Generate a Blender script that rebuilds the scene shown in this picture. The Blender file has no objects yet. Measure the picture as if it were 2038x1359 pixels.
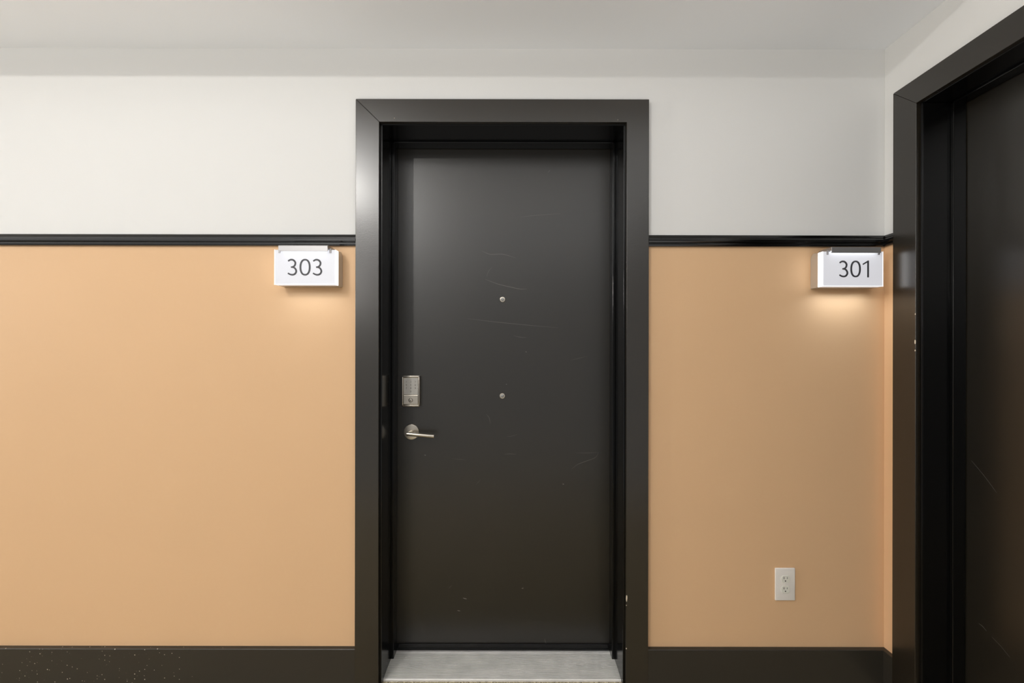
import bpy, bmesh, math, random
from mathutils import Vector, Matrix

# ------------------------------------------------------------------ camera, exposure, world
S = bpy.context.scene
COL = S.collection
H = 1.285            # eye height
F = 860.0            # focal length in pixels of the 2038 px wide frame
CY = -1.666          # the camera stands 1.67 m from the far wall
cam_d = bpy.data.cameras.new('camera')
cam = bpy.data.objects.new('camera', cam_d)
COL.objects.link(cam)
cam_d.sensor_width = 36.0
cam_d.lens = F / 2038.0 * 36.0
cam_d.shift_y = 20.5 / 2038.0
cam_d.clip_start = 0.02
cam.location = (0.0, CY, H)
cam.rotation_euler = (Matrix.Rotation(0.0, 3, 'Z') @ Matrix.Rotation(math.radians(90), 3, 'X')
                      @ Matrix.Rotation(0.0018, 3, 'Z')).to_euler()
S.camera = cam
S.view_settings.view_transform = 'Standard'
S.view_settings.look = 'None'
S.view_settings.exposure = 0.0
S.view_settings.gamma = 1.0
S.view_settings.use_curve_mapping = False
w = bpy.data.worlds.new('world'); S.world = w
w.use_nodes = True
w.node_tree.nodes['Background'].inputs[0].default_value = (1, 0.985, 0.96, 1)
w.node_tree.nodes['Background'].inputs[1].default_value = 0.62
_nt = w.node_tree            # added ambient light, brighter below eye level to lift the ceiling
_tc = _nt.nodes.new('ShaderNodeTexCoord'); _sp = _nt.nodes.new('ShaderNodeSeparateXYZ'); _mr = _nt.nodes.new('ShaderNodeMapRange')
_nt.links.new(_tc.outputs['Generated'], _sp.inputs[0]); _nt.links.new(_sp.outputs['Z'], _mr.inputs['Value'])
_mr.inputs['From Min'].default_value = -0.38; _mr.inputs['From Max'].default_value = -0.65
_mr.inputs['To Min'].default_value = 0.44; _mr.inputs['To Max'].default_value = 2.6
_nt.links.new(_mr.outputs[0], _nt.nodes['Background'].inputs[1])

KEY = Vector((-1.49, -2.30, 2.76))      # bare bulb of the pendant
KEY_W = 50.0
FILL_FAR = Vector((-10.0, -2.0, 2.35))      # added fill light far to the left, brightens the side wall
FILL_FAR_W = 620.0
FILL_REAR = Vector((-2.75, -5.00, 2.35))     # unseen fill light added on the left, behind the viewer
FILL_REAR_W = 50.0
SIGN_W = 0.16

# ------------------------------------------------------------------ helpers
def tag(o, label=None, cat=None, group=None, kind=None):
    if label: o['label'] = label
    if cat: o['category'] = cat
    if group: o['group'] = group
    if kind: o['kind'] = kind
    return o

def empty(name, loc=(0, 0, 0), parent=None):
    o = bpy.data.objects.new(name, None); COL.objects.link(o)
    o.location = loc
    if parent: o.parent = parent
    return o

def obj(name, bm, mats, parent=None, loc=None, smooth=False):
    me = bpy.data.meshes.new(name)
    bmesh.ops.recalc_face_normals(bm, faces=bm.faces[:])
    bm.to_mesh(me); bm.free()
    if not isinstance(mats, (list, tuple)): mats = [mats]
    for m in mats: me.materials.append(m)
    if smooth:
        for p in me.polygons: p.use_smooth = True
        me.set_sharp_from_angle(angle=math.radians(35))
    o = bpy.data.objects.new(name, me); COL.objects.link(o)
    if loc: o.location = loc
    if parent: o.parent = parent
    return o

def merge(bm, t, mi=0):
    for f in t.faces: f.material_index = mi
    me = bpy.data.meshes.new('tmp'); t.to_mesh(me); t.free()
    bm.from_mesh(me); bpy.data.meshes.remove(me)

def bevel_all(t, r, seg=2, ang=0.3):
    if r <= 0: return
    es = [e for e in t.edges if len(e.link_faces) == 2 and e.calc_face_angle(0) > ang]
    bmesh.ops.bevel(t, geom=es, offset=r, segments=seg, affect='EDGES', profile=0.5, clamp_overlap=True)

def box(bm, x0, x1, y0, y1, z0, z1, r=0.0, mi=0, seg=2):
    t = bmesh.new()
    bmesh.ops.create_cube(t, size=1.0)
    for v in t.verts:
        v.co = Vector((x0 + (v.co.x + .5) * (x1 - x0), y0 + (v.co.y + .5) * (y1 - y0), z0 + (v.co.z + .5) * (z1 - z0)))
    bevel_all(t, r, seg)
    bmesh.ops.recalc_face_normals(t, faces=t.faces[:])
    merge(bm, t, mi)

def prism(bm, pts, y0, y1, r=0.0, mi=0, seg=2):
    """polygon in the x-z plane pushed from y0 to y1"""
    t = bmesh.new()
    a = [t.verts.new((x, y0, z)) for x, z in pts]
    b = [t.verts.new((x, y1, z)) for x, z in pts]
    t.faces.new(a); t.faces.new(b[::-1])
    n = len(pts)
    for i in range(n):
        t.faces.new((a[i], b[i], b[(i + 1) % n], a[(i + 1) % n]))
    bmesh.ops.recalc_face_normals(t, faces=t.faces[:])
    bevel_all(t, r, seg)
    merge(bm, t, mi)

def sweep(bm, profile, path, mi=0):
    """profile (out, z) along a floor path; out is to the right of travel, mitred at the corners"""
    n = len(path); rings = []
    for i, p in enumerate(path):
        p = Vector(p)
        d0 = (p - Vector(path[i - 1])).normalized() if i > 0 else None
        d1 = (Vector(path[i + 1]) - p).normalized() if i < n - 1 else None
        if d0 is None: d0 = d1
        if d1 is None: d1 = d0
        n0 = Vector((d0.y, -d0.x)); n1 = Vector((d1.y, -d1.x))
        m = (n0 + n1).normalized(); k = 1.0 / max(0.2, m.dot(n0))
        rings.append([bm.verts.new((p.x + m.x * k * o, p.y + m.y * k * o, z)) for o, z in profile])
    q = len(profile)
    for i in range(n - 1):
        for j in range(q):
            f = bm.faces.new((rings[i][j], rings[i][(j + 1) % q], rings[i + 1][(j + 1) % q], rings[i + 1][j]))
            f.material_index = mi
    bm.faces.new(rings[0]).material_index = mi
    bm.faces.new(rings[-1][::-1]).material_index = mi

def tube(bm, a, b, r0, r1=None, n=32, r=0.0, mi=0):
    a = Vector(a); b = Vector(b); r1 = r0 if r1 is None else r1
    t = bmesh.new()
    bmesh.ops.create_cone(t, cap_ends=True, segments=n, radius1=r0, radius2=r1, depth=(b - a).length)
    if r > 0:
        es = [e for e in t.edges if e.calc_face_angle(0) > 1.0]
        bmesh.ops.bevel(t, geom=es, offset=r, segments=3, affect='EDGES', profile=0.5)
    q = (b - a).to_track_quat('Z', 'Y').to_matrix().to_4x4()
    bmesh.ops.transform(t, matrix=Matrix.Translation((a + b) / 2) @ q, verts=t.verts)
    merge(bm, t, mi)

def ribbon(bm, pts, wid, y0, y1, mi=0, closed=False):
    """stroke of a given width in the x-z plane, with thickness from y0 to y1"""
    P = [Vector(p) for p in pts]; n = len(P); L = []; R = []
    for i, p in enumerate(P):
        if closed:
            d = P[(i + 1) % n] - P[i - 1]
        else:
            d = P[min(i + 1, n - 1)] - P[max(i - 1, 0)]
        d.normalize(); nn = Vector((-d.y, d.x))
        ww = wid(i / (n - 1)) if callable(wid) else wid
        L.append(p + nn * ww / 2); R.append(p - nn * ww / 2)
    def vs(y): return [bm.verts.new((p.x, y, p.y)) for p in L], [bm.verts.new((p.x, y, p.y)) for p in R]
    Lf, Rf = vs(y0); Lb, Rb = vs(y1)
    rng = range(n) if closed else range(n - 1)
    for i in rng:
        j = (i + 1) % n
        for q in ((Lf[i], Lf[j], Rf[j], Rf[i]), (Lb[i], Rb[i], Rb[j], Lb[j]), (Lf[i], Lb[i], Lb[j], Lf[j]), (Rf[i], Rf[j], Rb[j], Rb[i])):
            bm.faces.new(q).material_index = mi
    if not closed:
        bm.faces.new((Lf[0], Rf[0], Rb[0], Lb[0])).material_index = mi
        bm.faces.new((Lf[-1], Lb[-1], Rb[-1], Rf[-1])).material_index = mi

# ------------------------------------------------------------------ materials
def srgb(r, g, b):
    f = lambda c: (c / 255 / 12.92) if c / 255 <= 0.04045 else ((c / 255 + 0.055) / 1.055) ** 2.4
    return (f(r), f(g), f(b), 1)

def mat(name, col, rough=0.5, metal=0.0, spec=0.5, bump=None, mottle=None, coat=0.0, emit=None, aniso=0.0):
    m = bpy.data.materials.new(name); m.use_nodes = True
    nt = m.node_tree; b = nt.nodes['Principled BSDF']
    b.inputs['Base Color'].default_value = col if len(col) == 4 else (*col, 1)
    b.inputs['Roughness'].default_value = rough
    b.inputs['Metallic'].default_value = metal
    b.inputs['Specular IOR Level'].default_value = spec
    b.inputs['Coat Weight'].default_value = coat
    b.inputs['Anisotropic'].default_value = aniso
    tc = nt.nodes.new('ShaderNodeTexCoord')
    if bump:
        sc, st, dist = bump
        nz = nt.nodes.new('ShaderNodeTexNoise'); nz.inputs['Scale'].default_value = sc
        nz.inputs['Detail'].default_value = 3
        nt.links.new(tc.outputs['Object'], nz.inputs['Vector'])
        bp = nt.nodes.new('ShaderNodeBump'); bp.inputs['Strength'].default_value = st
        bp.inputs['Distance'].default_value = dist
        nt.links.new(nz.outputs['Fac'], bp.inputs['Height'])
        nt.links.new(bp.outputs['Normal'], b.inputs['Normal'])
    if mottle:
        sc, amt = mottle
        nz = nt.nodes.new('ShaderNodeTexNoise'); nz.inputs['Scale'].default_value = sc
        nz.inputs['Detail'].default_value = 5
        nt.links.new(tc.outputs['Object'], nz.inputs['Vector'])
        cr = nt.nodes.new('ShaderNodeMix'); cr.data_type = 'RGBA'
        c = b.inputs['Base Color'].default_value[:]
        cr.inputs['A'].default_value = tuple(v * (1 - amt) for v in c[:3]) + (1,)
        cr.inputs['B'].default_value = tuple(min(1, v * (1 + amt)) for v in c[:3]) + (1,)
        nt.links.new(nz.outputs['Fac'], cr.inputs['Factor'])
        nt.links.new(cr.outputs['Result'], b.inputs['Base Color'])
    if emit:
        b.inputs['Emission Color'].default_value = (*emit[0], 1)
        b.inputs['Emission Strength'].default_value = emit[1]
    return m

M = {}
M['white'] = mat('white_wall_paint', (0.77, 0.765, 0.75), 0.6, spec=0.3, bump=(260, 0.08, 0.002))
M['peach'] = mat('peach_wall_paint', (0.74, 0.48, 0.275), 0.5, spec=0.3, bump=(260, 0.08, 0.002), mottle=(2.5, 0.02))
M['ceil'] = mat('ceiling_paint', (0.88, 0.90, 0.93), 0.8, spec=0.2, bump=(180, 0.1, 0.002))
M['door'] = mat('black_door_paint', (0.0110, 0.0085, 0.0050), 0.33, spec=0.9, bump=(230, 0.12, 0.0012), mottle=(6, 0.25))
M['casing'] = mat('black_casing_paint', (0.0150, 0.0115, 0.0070), 0.27, spec=0.9, bump=(230, 0.12, 0.0012), mottle=(7, 0.2))
M['frame'] = mat('black_frame_paint', (0.0025, 0.0025, 0.0025), 0.16, spec=0.5, bump=(200, 0.06, 0.001))
M['scuff'] = mat('scuff_mark', (0.13, 0.125, 0.112), 0.6)
M['scratch'] = mat('bright_scratch', (0.35, 0.34, 0.31), 0.6)
M['chip'] = mat('paint_chip', (0.72, 0.62, 0.48), 0.6)
M['steel'] = mat('brushed_nickel', (0.62, 0.57, 0.49), 0.28, metal=1.0, bump=(900, 0.05, 0.0005))
M['steel_dark'] = mat('dark_nickel', (0.20, 0.18, 0.16), 0.35, metal=1.0)
M['keypanel'] = mat('keypad_panel', (0.55, 0.53, 0.49), 0.35, metal=0.4)
M['keymark'] = mat('keypad_print', (0.08, 0.075, 0.07), 0.6)
M['hole'] = mat('dark_slot', (0.01, 0.01, 0.01), 0.7)
M['plate'] = mat('white_plastic', (0.84, 0.80, 0.75), 0.3, spec=0.5)
M['recept'] = mat('ivory_plastic', (0.78, 0.77, 0.69), 0.3, spec=0.5)
M['signbox'] = mat('sign_housing', (0.60, 0.57, 0.53), 0.35, metal=0.6)
M['hood'] = mat('sign_hood_metal', (0.42, 0.41, 0.41), 0.42, metal=0.85)
M['face'] = mat('sign_face', (0.40, 0.41, 0.44), 0.35, emit=((0.96, 0.95, 1.0), 0.46))
M['rim'] = mat('sign_lit_edge', (0.9, 0.9, 0.92), 0.3, emit=((0.96, 0.98, 1.0), 0.75))
M['side'] = mat('sign_lit_side', (0.9, 0.9, 0.92), 0.3, emit=((0.96, 0.98, 1.0), 2.6))
M['led'] = mat('sign_led', (1, 1, 1), 0.3, emit=((0.94, 0.97, 1.0), 2.2))
M['ink'] = mat('grey_sign_print', (0.05, 0.05, 0.058), 0.5)
M['lens'] = mat('viewer_glass', (0.35, 0.36, 0.36), 0.08, metal=0.5)
M['enamel'] = mat('white_enamel', (0.8, 0.8, 0.78), 0.4)

# aluminium with dirt
def m_threshold():
    m = mat('ribbed_aluminium', (0.78, 0.76, 0.73), 0.45, metal=0.25, mottle=(14, 0.22), bump=(300, 0.15, 0.0008))
    return m
M['alu'] = m_threshold()

def m_base():
    """black paint with pale specks of spattered paint towards the far left"""
    m = mat('black_baseboard_paint', (0.028, 0.024, 0.018), 0.38, spec=0.5, bump=(60, 0.05, 0.002))
    nt = m.node_tree; b = nt.nodes['Principled BSDF']
    tc = nt.nodes.new('ShaderNodeTexCoord')
    vo = nt.nodes.new('ShaderNodeTexVoronoi'); vo.inputs['Scale'].default_value = 105
    nt.links.new(tc.outputs['Object'], vo.inputs['Vector'])
    sp = nt.nodes.new('ShaderNodeSeparateColor'); nt.links.new(vo.outputs['Color'], sp.inputs[0])
    rad = nt.nodes.new('ShaderNodeMath'); rad.operation = 'MULTIPLY'
    pw = nt.nodes.new('ShaderNodeMath'); pw.operation = 'POWER'; pw.inputs[1].default_value = 2.5
    nt.links.new(sp.outputs[0], pw.inputs[0])
    nt.links.new(pw.outputs[0], rad.inputs[0]); rad.inputs[1].default_value = 0.22
    lt = nt.nodes.new('ShaderNodeMath'); lt.operation = 'LESS_THAN'
    nt.links.new(vo.outputs['Distance'], lt.inputs[0]); nt.links.new(rad.outputs[0], lt.inputs[1])
    sx = nt.nodes.new('ShaderNodeSeparateXYZ'); nt.links.new(tc.outputs['Object'], sx.inputs[0])
    mr = nt.nodes.new('ShaderNodeMapRange'); mr.inputs['From Min'].default_value = -1.65; mr.inputs['From Max'].default_value = -1.05
    mr.inputs['To Min'].default_value = 1; mr.inputs['To Max'].default_value = 0.0
    nt.links.new(sx.outputs['X'], mr.inputs['Value'])
    gt = nt.nodes.new('ShaderNodeMath'); gt.operation = 'LESS_THAN'
    nt.links.new(sp.outputs[1], gt.inputs[0]); nt.links.new(mr.outputs[0], gt.inputs[1])
    mu = nt.nodes.new('ShaderNodeMath'); mu.operation = 'MULTIPLY'
    nt.links.new(lt.outputs[0], mu.inputs[0]); nt.links.new(gt.outputs[0], mu.inputs[1])
    mx = nt.nodes.new('ShaderNodeMix'); mx.data_type = 'RGBA'
    mx.inputs['A'].default_value = (0.028, 0.024, 0.018, 1); mx.inputs['B'].default_value = (0.62, 0.58, 0.48, 1)
    nt.links.new(mu.outputs[0], mx.inputs['Factor']); nt.links.new(mx.outputs['Result'], b.inputs['Base Color'])
    return m
M['base'] = m_base()

def m_carpet():
    m = bpy.data.materials.new('carpet'); m.use_nodes = True
    nt = m.node_tree; b = nt.nodes['Principled BSDF']; b.inputs['Roughness'].default_value = 0.95
    b.inputs['Specular IOR Level'].default_value = 0.1
    tc = nt.nodes.new('ShaderNodeTexCoord')
    nz = nt.nodes.new('ShaderNodeTexNoise'); nz.inputs['Scale'].default_value = 160; nz.inputs['Detail'].default_value = 6
    n2 = nt.nodes.new('ShaderNodeTexNoise'); n2.inputs['Scale'].default_value = 9
    nt.links.new(tc.outputs['Object'], nz.inputs['Vector']); nt.links.new(tc.outputs['Object'], n2.inputs['Vector'])
    r = nt.nodes.new('ShaderNodeValToRGB')
    r.color_ramp.elements[0].position = 0.35; r.color_ramp.elements[0].color = (0.16, 0.125, 0.085, 1)
    r.color_ramp.elements[1].position = 0.66; r.color_ramp.elements[1].color = (0.72, 0.62, 0.48, 1)
    nt.links.new(nz.outputs['Fac'], r.inputs[0])
    g = nt.nodes.new('ShaderNodeMix'); g.data_type = 'RGBA'; g.blend_type = 'MULTIPLY'
    g.inputs['B'].default_value = (0.92, 0.95, 0.74, 1)
    nt.links.new(n2.outputs['Fac'], g.inputs['Factor']); nt.links.new(r.outputs[0], g.inputs['A'])
    nt.links.new(g.outputs['Result'], b.inputs['Base Color'])
    bp = nt.nodes.new('ShaderNodeBump'); bp.inputs['Strength'].default_value = 0.9; bp.inputs['Distance'].default_value = 0.004
    nt.links.new(nz.outputs['Fac'], bp.inputs['Height']); nt.links.new(bp.outputs['Normal'], b.inputs['Normal'])
    return m
M['carpet'] = m_carpet()

# ------------------------------------------------------------------ room shell
XS = 1.4355          # side wall plane
ZC = 2.453           # low ceiling over the doors
ZH = 3.00            # higher ceiling of the hall behind
YE = -0.60           # edge of the low ceiling
XL, YR = -11.0, -5.4   # far left end and rear end of the hall
ZR = 1.712           # paint changes colour behind the chair rail
J3 = (-0.4998, 0.428)    # door 303: jamb faces
J1 = (0.157, 1.085)      # door 301: jamb faces, measured along the side wall
ZJ = 2.158               # head of both frames

def struct(name, bm, m, **k):
    o = obj(name, bm, m, **k); o['kind'] = 'structure'; return o

def wall_with_door(name, u0, u1, jl, jr, depth, ztop, mtx=None):
    bm = bmesh.new()
    zo = ZJ + 0.03; a = jl - 0.03; b = jr + 0.03
    for x0, x1 in ((u0, a), (b, u1)):
        box(bm, x0, x1, 0, depth, 0, ZR, mi=1)
        box(bm, x0, x1, 0, depth, ZR, ztop, mi=0)
    box(bm, a, b, 0, depth, zo, ztop, mi=0)
    bmesh.ops.remove_doubles(bm, verts=bm.verts[:], dist=1e-5)
    if mtx: bmesh.ops.transform(bm, matrix=mtx, verts=bm.verts)
    return struct(name, bm, [M['white'], M['peach']])

SIDE = Matrix.Translation((XS, 0, 0)) @ Matrix.Rotation(math.radians(-90), 4, 'Z')
wall_with_door('wall_back', XL, XS, *J3, 0.26, ZH)
wall_with_door('wall_right', -0.26, 1.6, *J1, 0.26, ZH, SIDE)

bm = bmesh.new()
box(bm, XL - 0.12, XS + 0.26, YR - 0.12, YE, ZH, ZH + 0.1)
box(bm, XL, XS, YE, 0, ZC, ZH + 0.1)
struct('ceiling', bm, M['ceil'])
bm = bmesh.new(); box(bm, XL, XS + 0.26, -2.2, 0.26, -0.1, 0)
struct('floor', bm, M['carpet'])

# ------------------------------------------------------------------ baseboards and chair rails
CO = 0.102            # casing outer edge, out from the jamb face
BP = [(0, 0), (0.016, 0), (0.016, 0.1462), (0.0145, 0.148), (0, 0.1495)]
RP = [(0, 1.691), (0.010, 1.691), (0.012, 1.696), (0.0120, 1.702), (0.0170, 1.7035), (0.019, 1.708), (0.019, 1.7155),
      (0.0165, 1.7185), (0.0150, 1.7190), (0.0150, 1.7215), (0.0110, 1.7235), (0.009, 1.7290), (0.006, 1.734), (0, 1.734)]
xl3 = -0.598; xr3 = 0.5215; y1 = -0.0565
for nm, prof, m, path in (('baseboard_left', BP, M['base'], [(XL, 0), (xl3, 0)]),
                          ('baseboard_right', BP, M['base'], [(xr3, 0), (XS, 0), (XS, y1)]),
                          ('trim_1', RP, M['frame'], [(XL, 0), (xl3, 0)]),
                          ('trim_2', RP, M['frame'], [(xr3, 0), (XS, 0), (XS, y1)])):
    bm = bmesh.new(); sweep(bm, prof, path); struct(nm, bm, m)

# ------------------------------------------------------------------ door casings, frames and doors
def casing(name, jl, jr, rl, rr, wl, wr, wt, mtx, chips=()):
    il, ir, it = jl - rl, jr + rr, ZJ + 0.003
    ol, orr, ot = il - wl, ir + wr, it + wt
    g = 0.0004; bm = bmesh.new()
    prism(bm, [(ol, 0), (il, 0), (il, it + g), (ol, ot - g)], -0.018, 0, 0.0014)
    prism(bm, [(il + g, it), (ir, it), (ir, 0), (orr, 0), (orr, ot), (ol + g, ot)], -0.018, 0, 0.0014)
    for pts in chips:
        prism(bm, pts, -0.0186, -0.0178, mi=1)
    bmesh.ops.transform(bm, matrix=mtx, verts=bm.verts)
    return struct(name, bm, [M['casing'], M['chip']])

def frame(name, jl, jr, s, p, mtx):
    bm = bmesh.new(); t = 0.0115; th = 0.008; D = 0.262
    box(bm, jl - 0.0295, jl, -0.001, D, 0.0, ZJ, 0.0012)
    box(bm, jr, jr + 0.0295, -0.001, D, 0.0, ZJ, 0.0012)
    box(bm, jl - 0.0295, jr + 0.0295, -0.001, D, ZJ, ZJ + 0.0295, 0.0012)
    # little bead between casing and jamb
    box(bm, jl - 0.004, jl - 0.0005, -0.004, 0, 0.0, ZJ, 0.001)
    box(bm, jr + 0.0005, jr + 0.004, -0.004, 0, 0.0, ZJ, 0.001)
    # door stops
    box(bm, jl, jl + t, s, p - 0.002, 0.0, ZJ, 0.0016)
    box(bm, jr - t, jr, s, p - 0.002, 0.0, ZJ, 0.0016)
    box(bm, jl, jr, s, p - 0.002, ZJ - th, ZJ, 0.0020)
    bmesh.ops.transform(bm, matrix=mtx, verts=bm.verts)
    return struct(name, bm, M['frame'])

def dpt(px, py, y):        # a mark measured on a plane facing the viewer
    d = y - CY
    return ((px - 1019) * d / F, H + (700 - py) * d / F)

I4 = Matrix.Identity(4)
P3 = 0.179; P1 = 0.140
chip3 = [[(0.4300, 0.2885), (0.4345, 0.2885), (0.4355, 0.3000), (0.4362, 0.3130), (0.4330, 0.3155), (0.4296, 0.3140)]]
casing('trim_3', *J3, 0.0085, 0.0085, 0.0900, 0.0850, 0.0880, I4)
casing('trim_4', *J1, 0.0085, 0.0085, 0.0920, 0.0900, 0.0880, SIDE)
frame('trim_5', *J3, 0.124, P3, I4)
frame('trim_6', *J1, 0.094, P1, SIDE)

# ---- door 303
def bez(p, n=14):
    """smooth curve through the points"""
    out = []
    P = [Vector(q) for q in p]; P = [2 * P[0] - P[1]] + P + [2 * P[-1] - P[-2]]
    for i in range(1, len(P) - 2):
        for k in range(n):
            t = k / n
            out.append(0.5 * ((2 * P[i]) + (-P[i - 1] + P[i + 1]) * t + (2 * P[i - 1] - 5 * P[i] + 4 * P[i + 1] - P[i + 2]) * t * t
                       + (-P[i - 1] + 3 * P[i] - 3 * P[i + 1] + P[i + 2]) * t ** 3))
    out.append(P[-2]); return out

ZB = 0.032
bm = bmesh.new()
box(bm, J3[0] + 0.002, J3[1] - 0.002, P3, P3 + 0.044, ZB, ZJ - 0.002, 0.001)
def scr(pts, wmm, mi):
    q = bez([dpt(x, y, P3) for x, y in pts], 8)
    ribbon(bm, q, lambda t: wmm / 1000 * (0.25 + 0.75 * math.sin(math.pi * min(max(t, 0.02), 0.98))), P3 - 0.00015, P3 + 0.0005, mi)
scr([(966, 556), (990, 565), (1015, 571), (1035, 575), (1049, 575)], 2.6, 1)
scr([(968, 553), (972, 540), (980, 531)], 1.0, 1)
scr([(958, 499), (975, 506), (1000, 506), (1026, 513)], 1.8, 1)
scr([(1035, 432), (1070, 428), (1115, 425)], 1.0, 1)
scr([(930, 634), (980, 640), (1040, 646), (1110, 652)], 1.6, 1)
scr([(1022, 668), (1036, 671), (1048, 672)], 1.4, 1)
scr([(1136, 717), (1150, 713), (1168, 709)], 1.0, 1)
scr([(1192, 899), (1185, 910), (1165, 918), (1150, 924), (1138, 933)], 1.5, 1)
scr([(1147, 901), (1170, 901), (1190, 900)], 1.0, 1)
scr([(968, 824), (974, 832), (976, 843)], 1.8, 1)
scr([(1003, 904), (1015, 903), (1028, 904)], 1.6, 1)
scr([(1008, 869), (1018, 868), (1030, 864)], 1.0, 1)
scr([(900, 913), (915, 914), (928, 916)], 1.0, 1)
scr([(948, 964), (953, 959), (957, 954)], 1.0, 1)
scr([(1085, 1270), (1086, 1276), (1089, 1282)], 2.6, 1)
scr([(922, 1190), (926, 1191), (930, 1192)], 2.4, 2)
scr([(911, 1215), (914, 1215.5), (917, 1216)], 2.2, 2)
scr([(1039, 1171), (1041, 1170.5), (1043, 1170)], 2.6, 2)
scr([(894, 1171), (897, 1168), (900, 1165)], 1.4, 1)
scr([(1120, 963), (1121.5, 963), (1123, 963.5)], 2.2, 2)
scr([(845, 906), (846.5, 906), (848, 906.5)], 1.8, 2)
scr([(1046, 700), (1047, 700), (1048, 700.5)], 1.6, 2)
scr([(1090, 343), (1092, 341), (1094, 338)], 1.4, 1)
scr([(1007, 765), (1008, 764.5), (1009, 764)], 1.6, 2)
door3 = obj('door_1', bm, [M['door'], M['scuff'], M['scratch']])
tag(door3, kind='structure')
bm = bmesh.new()
box(bm, J3[0] + 0.003, J3[1] - 0.003, P3 - 0.006, P3 - 0.0001, 0.0165, 0.041, 0.0015)
box(bm, J3[0] + 0.003, J3[1] - 0.003, P3 - 0.009, P3 - 0.0005, 0.0150, 0.0235, 0.0015)
obj('door_sweep', bm, M['frame'], door3)

# door viewers
for zz in (1.508, 1.0965):
    bm = bmesh.new(); x = -0.0408
    tube(bm, (x, P3 - 0.0002, zz), (x, P3 - 0.004, zz), 0.0125, 0.0112, n=40, r=0.0010)
    v = obj('peephole', bm, M['steel'], door3, smooth=True)
    bm = bmesh.new()
    t = bmesh.new(); bmesh.ops.create_uvsphere(t, u_segments=24, v_segments=12, radius=0.0062)
    bmesh.ops.transform(t, matrix=Matrix.Translation((x, P3 - 0.0035, zz)) @ Matrix.Diagonal((1, 0.45, 1, 1)), verts=t.verts)
    merge(bm, t)
    obj('peephole_lens', bm, M['lens'], v, smooth=True)

# lever handle
hx, hz = -0.428, 0.943
lever_root = empty('door_handle', (hx, P3, hz), door3)
bm = bmesh.new(); tube(bm, (0, -0.0002, 0), (0, -0.008, 0), 0.0335, 0.0325, n=64, r=0.0014)
obj('rose', bm, M['steel'], lever_root, smooth=True)
bm = bmesh.new()
tube(bm, (0, -0.007, 0), (0, -0.050, 0), 0.0092, n=32)
obj('neck', bm, M['steel'], lever_root, smooth=True)
bm = bmesh.new()
tube(bm, (-0.0085, -0.052, 0.0010), (0.106, -0.052, -0.0095), 0.0080, n=40, r=0.0012)
obj('lever', bm, M['steel'], lever_root, smooth=True)

# keypad lock
lx0, lx1, lz0, lz1 = -0.4650, -0.3905, 1.0530, 1.1830
lock = empty('keypad_lock', ((lx0 + lx1) / 2, P3, (lz0 + lz1) / 2), door3)
W2, H2 = (lx1 - lx0) / 2, (lz1 - lz0) / 2
bm = bmesh.new()
box(bm, -W2, W2, -0.014, -0.0002, -H2, H2, 0.0015)
for a in ((-W2, -W2 + 0.0055, -H2, H2), (W2 - 0.0055, W2, -H2, H2), (-W2, W2, H2 - 0.0075, H2), (-W2, W2, -H2, -H2 + 0.0075)):
    box(bm, a[0], a[1], -0.021, -0.0135, a[2], a[3], 0.002)
obj('bezel', bm, M['steel'], lock, smooth=True)
bm = bmesh.new(); box(bm, -W2 + 0.0065, W2 - 0.0065, -0.0175, -0.013, -0.0155, H2 - 0.009, 0.001)
pad = obj('keypad', bm, M['keypanel'], lock)

def text_mesh(s, size, m, name, parent, cx, cz, y):
    cu = bpy.data.curves.new('t', 'FONT'); cu.body = s; cu.size = size
    cu.align_x = 'CENTER'; cu.align_y = 'CENTER'; cu.extrude = 0.00012
    o = bpy.data.objects.new('t', cu); COL.objects.link(o)
    dg = bpy.context.evaluated_depsgraph_get(); dg.update()
    me = bpy.data.meshes.new_from_object(o.evaluated_get(dg))
    bpy.data.objects.remove(o); bpy.data.curves.remove(cu)
    b = bmesh.new(); b.from_mesh(me); bpy.data.meshes.remove(me)
    bmesh.ops.transform(b, matrix=Matrix.Translation((cx, y, cz)) @ Matrix.Rotation(math.radians(90), 4, 'X'), verts=b.verts)
    return b
keys = bmesh.new()
for r, row in enumerate(('123', '456', '789', ' 0 ')):
    for c, ch in enumerate(row):
        if ch == ' ': continue
        b = text_mesh(ch, 0.0098, None, None, None, (c - 1) * 0.0190, H2 - 0.0255 - r * 0.0138, -0.0177)
        merge(keys, b)
obj('key_numerals', keys, M['keymark'], pad)
bm = bmesh.new(); box(bm, -W2 + 0.0065, W2 - 0.0065, -0.0195, -0.013, -H2 + 0.009, -0.0168, 0.0012)
cov = obj('lock_cover', bm, M['steel'], lock)
bm = bmesh.new(); cz = (-H2 + 0.009 - 0.0168) / 2 - 0.002
tube(bm, (0, -0.0190, cz), (0, -0.0206, cz), 0.0092, n=40, r=0.0005)
ring = obj('cylinder', bm, M['steel_dark'], cov, smooth=True)
bm = bmesh.new(); tube(bm, (0, -0.0200, cz), (0, -0.0212, cz), 0.0068, n=40, r=0.0004)
box(bm, -0.0009, 0.0009, -0.0216, -0.0205, cz - 0.0048, cz + 0.0025, mi=1)
tube(bm, (0, -0.0205, cz - 0.0028), (0, -0.0217, cz - 0.0028), 0.0017, n=16, mi=1)
obj('keyhole', bm, [M['steel'], M['hole']], cov, smooth=True)

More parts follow.
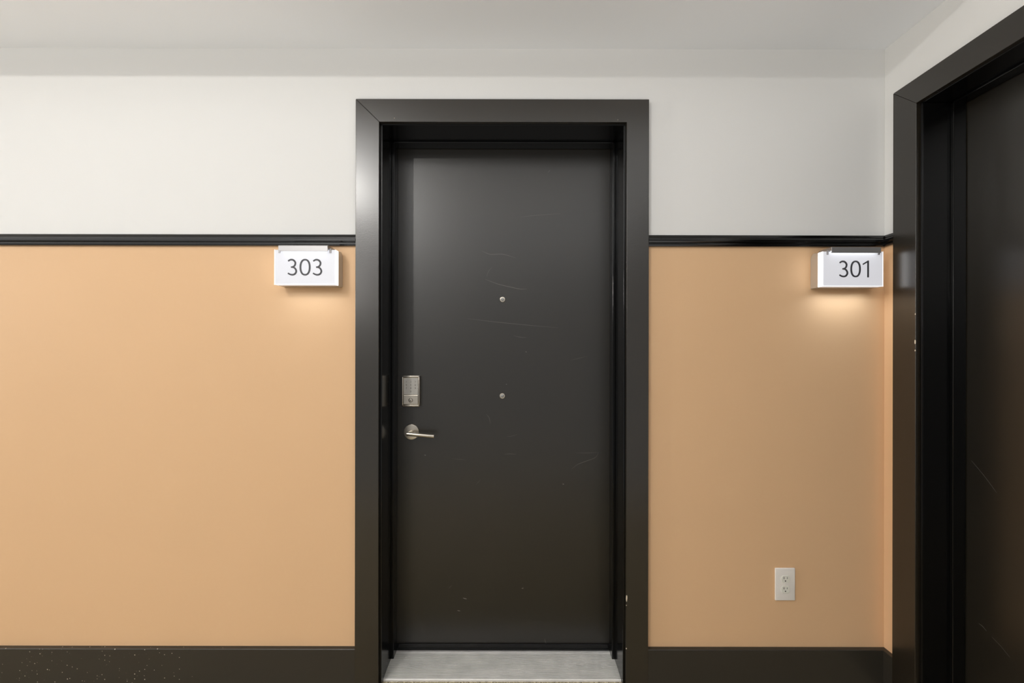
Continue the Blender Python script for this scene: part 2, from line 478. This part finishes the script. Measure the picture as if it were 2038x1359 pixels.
# ---- door 301 (side wall)
bm = bmesh.new()
box(bm, J1[0] + 0.002, J1[1] - 0.002, P1, P1 + 0.044, ZB, ZJ - 0.002, 0.001)
def scr1(a, b, wmm, mi=1):
    ribbon(bm, bez([a, ((a[0] + b[0]) / 2, (a[1] + b[1]) / 2 + 0.003), b], 6), wmm / 1000, P1 - 0.00015, P1 + 0.0005, mi)
scr1((0.185, 0.915), (0.262, 0.830), 0.6)
scr1((0.21, 0.372), (0.232, 0.362), 1.0)
scr1((0.25, 0.352), (0.300, 0.322), 0.6)
bmesh.ops.transform(bm, matrix=SIDE, verts=bm.verts)
door1 = obj('door_2', bm, [M['door'], M['scuff'], M['scratch']]); tag(door1, kind='structure')
bm = bmesh.new()
box(bm, J1[0] + 0.003, J1[1] - 0.003, P1 - 0.006, P1 - 0.0001, 0.0165, 0.041, 0.0015)
bmesh.ops.transform(bm, matrix=SIDE, verts=bm.verts)
obj('door_sweep', bm, M['frame'], door1)

# paint chips on the casings and frames: pale bare patches
def chip(name, pts, y0, mtx, parent=None):
    bm = bmesh.new(); prism(bm, pts, y0 - 0.0006, y0 + 0.0006)
    bmesh.ops.transform(bm, matrix=mtx, verts=bm.verts)
    o = obj(name, bm, M['chip'], parent); return o
t3 = bpy.data.objects['trim_3']; t4 = bpy.data.objects['trim_4']
def spot(cx, cz, rx, rz, n=9, seed=1):
    rd = random.Random(seed)
    return [(cx + rx * (0.8 + .4 * rd.random()) * math.cos(2 * math.pi * k / n), cz + rz * (0.8 + .4 * rd.random()) * math.sin(2 * math.pi * k / n)) for k in range(n)]
ce = J3[1] + 0.0085
for (cx, cz, rx, rz) in ((ce + 0.0023, H - (1190 - 700) * 1.648 / F, 0.0026, 0.0125), (ce + 0.0015, H - (1204 - 700) * 1.648 / F, 0.0013, 0.0018),
                         (ce + 0.0015, H - (1290 - 700) * 1.648 / F, 0.0015, 0.0026), (0.402, 2.170, 0.0009, 0.0009), (-0.45, 2.175, 0.001, 0.001)):
    chip('paint_chip', spot(cx, cz, rx, rz, seed=int(cz * 100)), -0.018, I4, t3)
ce = J1[0] - 0.0085
for (cx, cz, rx, rz) in ((ce - 0.0020, 1.322, 0.0022, 0.0070), (ce - 0.0018, 1.292, 0.0015, 0.0030), (ce - 0.0016, 1.42, 0.0012, 0.003),):
    chip('paint_chip', spot(cx, cz, rx, rz, seed=int(cz * 100)), -0.018, SIDE, t4)

# ------------------------------------------------------------------ threshold
bm = bmesh.new()
n = 19; ya, yb = 0.017, P3 - 0.004
prof = [(ya, 0.0), (ya + 0.001, 0.006)]
st = (yb - 0.014 - ya - 0.003) / n
for i in range(n):
    y0 = ya + 0.003 + i * st; zz = 0.0090 + 0.0035 * min(1, i / 6)
    prof += [(y0, zz), (y0 + st * .50, zz), (y0 + st * .58, zz - 0.0032), (y0 + st * .92, zz - 0.0032)]
prof += [(yb - 0.013, 0.0130), (yb, 0.0130), (yb, 0.0)]
a = [bm.verts.new((J3[0] + 0.0005, y, z)) for y, z in prof]; b = [bm.verts.new((J3[1] - 0.0005, y, z)) for y, z in prof]
for i in range(len(prof)):
    j = (i + 1) % len(prof); f = bm.faces.new((a[i], a[j], b[j], b[i]))
    if 2 <= i < 2 + 4 * n and (i - 2) % 4 == 2: f.material_index = 1      # groove floors coloured darker, shade painted in so the ridges read
bm.faces.new(a); bm.faces.new(b[::-1])
M['groove_shade'] = mat('shaded_groove', (0.20, 0.185, 0.16), 0.7, mottle=(14, 0.3))  # darker tone standing in for shade inside the grooves
th = obj('door_threshold', bm, [M['alu'], M['groove_shade']])
tag(th, 'ribbed worn aluminium threshold plate on the floor under the black door 303', 'threshold')

# ------------------------------------------------------------------ room number signs
def three(cx, cz, w, h):
    # open two-bowl figure
    P = [(-0.92, 0.80), (-0.62, 0.93), (-0.20, 1.0), (0.30, 0.93), (0.66, 0.70), (0.72, 0.45), (0.52, 0.18), (0.12, 0.04), (-0.28, 0.01)]
    Q = [(-0.28, 0.01), (0.20, -0.01), (0.62, -0.14), (0.90, -0.42), (0.86, -0.70), (0.52, -0.93), (0.02, -1.0), (-0.50, -0.94), (-0.98, -0.78)]
    f = lambda L: [(cx + x * w / 2, cz + z * h / 2) for x, z in L]
    return bez(f(P), 8), bez(f(Q), 8)

def room_sign(x0, x1, z0, z1, text, digits, label, power):
    """x0..x1, z0..z1: outline of the clear panel's front"""
    cx = (x0 + x1) / 2
    root = empty('room_number_sign', (cx, 0, z0))
    tag(root, label, 'sign', 'lit room number signs beside the black doors')
    hw = (x1 - x0) / 2; hh = z1 - z0
    # housing on the wall: a box with a rounded upper back shoulder
    bm = bmesh.new()
    prof = [(-0.0002, 0.0), (-0.0425, 0.0), (-0.0425, hh - 0.002), (-0.018, hh + 0.004), (-0.010, hh + 0.001), (-0.004, hh - 0.006), (-0.0002, hh - 0.016)]
    t = bmesh.new()
    a = [t.verts.new((-hw + 0.002, y, z)) for y, z in prof]; b = [t.verts.new((hw - 0.0005, y, z)) for y, z in prof]
    t.faces.new(a); t.faces.new(b[::-1])
    for i in range(len(prof)):
        j = (i + 1) % len(prof); t.faces.new((a[i], b[i], b[j], a[j]))
    bmesh.ops.recalc_face_normals(t, faces=t.faces[:]); bevel_all(t, 0.0008)
    merge(bm, t)
    obj('housing', bm, M['signbox'], root)
    # front panel: thick block with a bright polished rim
    yf = -0.068
    bm = bmesh.new()
    box(bm, -hw, hw, yf, -0.0427, 0, hh, 0.0015, mi=0)
    for f in bm.faces:
        if abs(f.normal.x) > 0.7: f.material_index = 1
    pan = obj('panel', bm, [M['face'], M['side']], root)
    bm = bmesh.new(); e = 0.0022
    for q in ((-hw, -hw + e, 0, hh), (hw - e, hw, 0, hh), (-hw, hw, 0, e)):
        box(bm, q[0], q[1], yf - 0.0006, yf + 0.001, q[2], q[3])
    obj('lit_edge', bm, M['rim'], pan)
    # lamp hood: a tray hooked over the top of the panel
    wd = 0.0905; bm = bmesh.new(); zt = hh + 0.013
    t = bmesh.new()
    hp = [(-0.016, zt - 0.003), (-0.020, zt), (-0.082, zt), (-0.0845, zt - 0.002), (-0.0845, hh - 0.0085), (-0.0815, hh - 0.0085),
          (-0.0815, hh - 0.001), (-0.070, hh + 0.0035), (-0.016, hh + 0.0045)]
    a = [t.verts.new((-wd, y, z)) for y, z in hp]; b = [t.verts.new((wd, y, z)) for y, z in hp]
    t.faces.new(a); t.faces.new(b[::-1])
    for i in range(len(hp)):
        j = (i + 1) % len(hp); t.faces.new((a[i], b[i], b[j], a[j]))
    bmesh.ops.recalc_face_normals(t, faces=t.faces[:]); bevel_all(t, 0.0005, 1, 0.6)
    merge(bm, t)
    hood = obj('lamp_hood', bm, M['hood'], root)
    bm = bmesh.new(); box(bm, -wd + 0.006, wd - 0.006, -0.0800, -0.0705, hh - 0.0005, hh + 0.0015)
    obj('led_strip', bm, M['led'], hood)
    # clips at the two ends of the hood
    for s in (-1, 1):
        bm = bmesh.new()
        box(bm, s * (wd + 0.004) - 0.0035, s * (wd + 0.004) + 0.0035, -0.071, -0.03, hh - 0.012, hh + 0.004, 0.0008)
        obj('clip', bm, M['hood'], root)
    # lettering
    for ch, dx, dw in digits:
        bm = bmesh.new(); dcx = dx; dcz = text[0]; dh = text[1]; wst = 0.0062
        y0, y1_ = yf - 0.0009, yf + 0.0002
        if ch == '3':
            A, B = three(dcx, dcz, dw - wst, dh - wst)
            wf = lambda t: wst * (0.82 + 0.22 * math.sin(math.pi * t))
            ribbon(bm, A, wf, y0, y1_); ribbon(bm, B, wf, y0 + 0.00005, y1_)
        elif ch == '0':
            pts = []
            for k in range(56):
                an = 2 * math.pi * k / 56; c, s = math.cos(an), math.sin(an)
                pts.append((dcx + math.copysign(abs(c) ** 0.86, c) * (dw - wst) / 2, dcz + math.copysign(abs(s) ** 0.92, s) * (dh - wst) / 2))
            ribbon(bm, pts, lambda t: wst * (0.93 + 0.12 * abs(math.cos(2 * math.pi * t))), y0, y1_, closed=True)
        else:
            xr = dcx + dw / 2; zt2 = dcz + dh / 2; zb2 = dcz - dh / 2
            prism(bm, [(xr - wst, zb2), (xr, zb2), (xr, zt2), (xr - 0.0045, zt2), (dcx - dw / 2, zt2 - 0.0120), (dcx - dw / 2 + 0.0018, zt2 - 0.0160), (xr - wst, zt2 - 0.0072)], y0, y1_)
        obj('numeral_' + {'3': 'three', '0': 'zero', '1': 'one'}[ch], bm, M['ink'], pan)
    # light that leaves the hood and washes the panel, and light that leaves the foot of the clear panel
    la = bpy.data.lights.new('hood_light', 'AREA'); la.shape = 'RECTANGLE'; la.size = 0.165; la.size_y = 0.008
    la.energy = SIGN_W * 0.10; la.color = (0.93, 0.96, 1.0)
    lo = bpy.data.objects.new('hood_light', la); COL.objects.link(lo); lo.parent = hood
    lo.location = (0, -0.0755, hh - 0.0015); lo.rotation_euler = (math.radians(8), 0, 0)
    lb = bpy.data.lights.new('edge_light', 'AREA'); lb.shape = 'RECTANGLE'; lb.size = 0.20; lb.size_y = 0.020
    lb.energy = SIGN_W * 1.5 * power; lb.color = (0.80, 0.90, 1.0); lb.spread = math.radians(150)
    l2 = bpy.data.objects.new('edge_light', lb); COL.objects.link(l2); l2.parent = pan
    l2.location = (0, -0.055, -0.001)
    return root

dh = 0.0620
def dx(px, cx): return (px - 1019) * 1.598 / F - cx
c3 = (-0.8795 - 0.6525) / 2; c1 = (1.1480 + 1.3720) / 2
room_sign(-0.8795, -0.6525, 1.5315, 1.6610, (H + (700 - 532.5) * 1.598 / F - 1.5315, dh),
          [('3', dx(581.3, c3), 0.0385), ('0', dx(607, c3), 0.0405), ('3', dx(631.3, c3), 0.0385)],
          'lit white sign reading 303 on the peach wall left of the middle door', 0.45)
room_sign(1.1480, 1.3720, 1.5290, 1.6580, (H + (700 - 534) * 1.598 / F - 1.5290, dh),
          [('3', dx(1678.3, c1), 0.0370), ('0', dx(1702.3, c1), 0.0385), ('1', dx(1722.5, c1), 0.0235)],
          'lit white sign reading 301 on the peach wall near the corner', 1.0)

# ------------------------------------------------------------------ electrical outlet
ox, oz = 1.0515, 0.3935
out = empty('wall_outlet', (ox, 0, oz))
tag(out, 'white double wall outlet low on the peach wall right of door 303', 'outlet')
bm = bmesh.new(); box(bm, -0.0385, 0.0385, -0.0065, -0.0002, -0.0625, 0.0625, 0.0035, seg=4)
obj('cover_plate', bm, M['plate'], out, smooth=True)
for zc in (0.0205, -0.0190):
    bm = bmesh.new()
    pts = []
    for k in range(48):
        an = 2 * math.pi * k / 48
        pts.append((0.0172 * math.cos(an), max(-0.0143, min(0.0143, 0.0172 * math.sin(an))) + zc))
    q = []
    for p_ in pts:
        if not q or (Vector(p_) - Vector(q[-1])).length > 1e-5: q.append(p_)
    prism(bm, q, -0.0082, -0.006, 0.0006)
    rc = obj('receptacle', bm, M['recept'], out)
    bm = bmesh.new()
    box(bm, -0.0074, -0.0052, -0.0084, -0.0078, zc + 0.0010, zc + 0.0092)
    box(bm, 0.0052, 0.0070, -0.0084, -0.0078, zc + 0.0018, zc + 0.0084)
    tube(bm, (-0.0006, -0.0084, zc - 0.0062), (-0.0006, -0.0078, zc - 0.0062), 0.0025, n=20)
    obj('slot', bm, M['hole'], rc)
bm = bmesh.new(); tube(bm, (0, -0.0062, 0.0008), (0, -0.0078, 0.0008), 0.0030, 0.0026, n=24, r=0.0004)
obj('screw', bm, M['plate'], out, smooth=True)

# ------------------------------------------------------------------ hall pendant and two added fill lights behind the viewer
def pendant(P, label, watts, rad):
    lamp = empty('pendant_or_fill_lamp', (P[0], P[1], ZH))
    tag(lamp, label, 'lamp', 'bare bulb pendants of the hall')
    d = P[2] - ZH
    bm = bmesh.new(); tube(bm, (0, 0, -0.0002), (0, 0, -0.03), 0.06, 0.045, n=40, r=0.002)
    obj('canopy', bm, M['enamel'], lamp, smooth=True)
    bm = bmesh.new(); tube(bm, (0, 0, -0.03), (0, 0, d + 0.075 + rad), 0.008, n=20)
    obj('stem', bm, M['enamel'], lamp, smooth=True)
    bm = bmesh.new(); tube(bm, (0, 0, d + 0.08 + rad), (0, 0, d + 0.02 + rad), 0.018, n=24, r=0.002)
    obj('socket', bm, M['enamel'], lamp, smooth=True)
    ld = bpy.data.lights.new('bulb', 'POINT'); ld.energy = watts; ld.shadow_soft_size = rad; ld.color = (1.0, 0.97, 0.92)
    lo = bpy.data.objects.new('bulb', ld); COL.objects.link(lo); lo.parent = lamp; lo.location = (0, 0, d)
pendant(KEY, 'small bare bulb on a short white stem under the high hall ceiling', KEY_W, 0.018)
pendant(FILL_FAR, 'added fill light hanging low on a long white stem far down the hall', FILL_FAR_W, 0.15)
pendant(FILL_REAR, 'added fill light on a long white stem at the rear of the hall', FILL_REAR_W, 0.10)
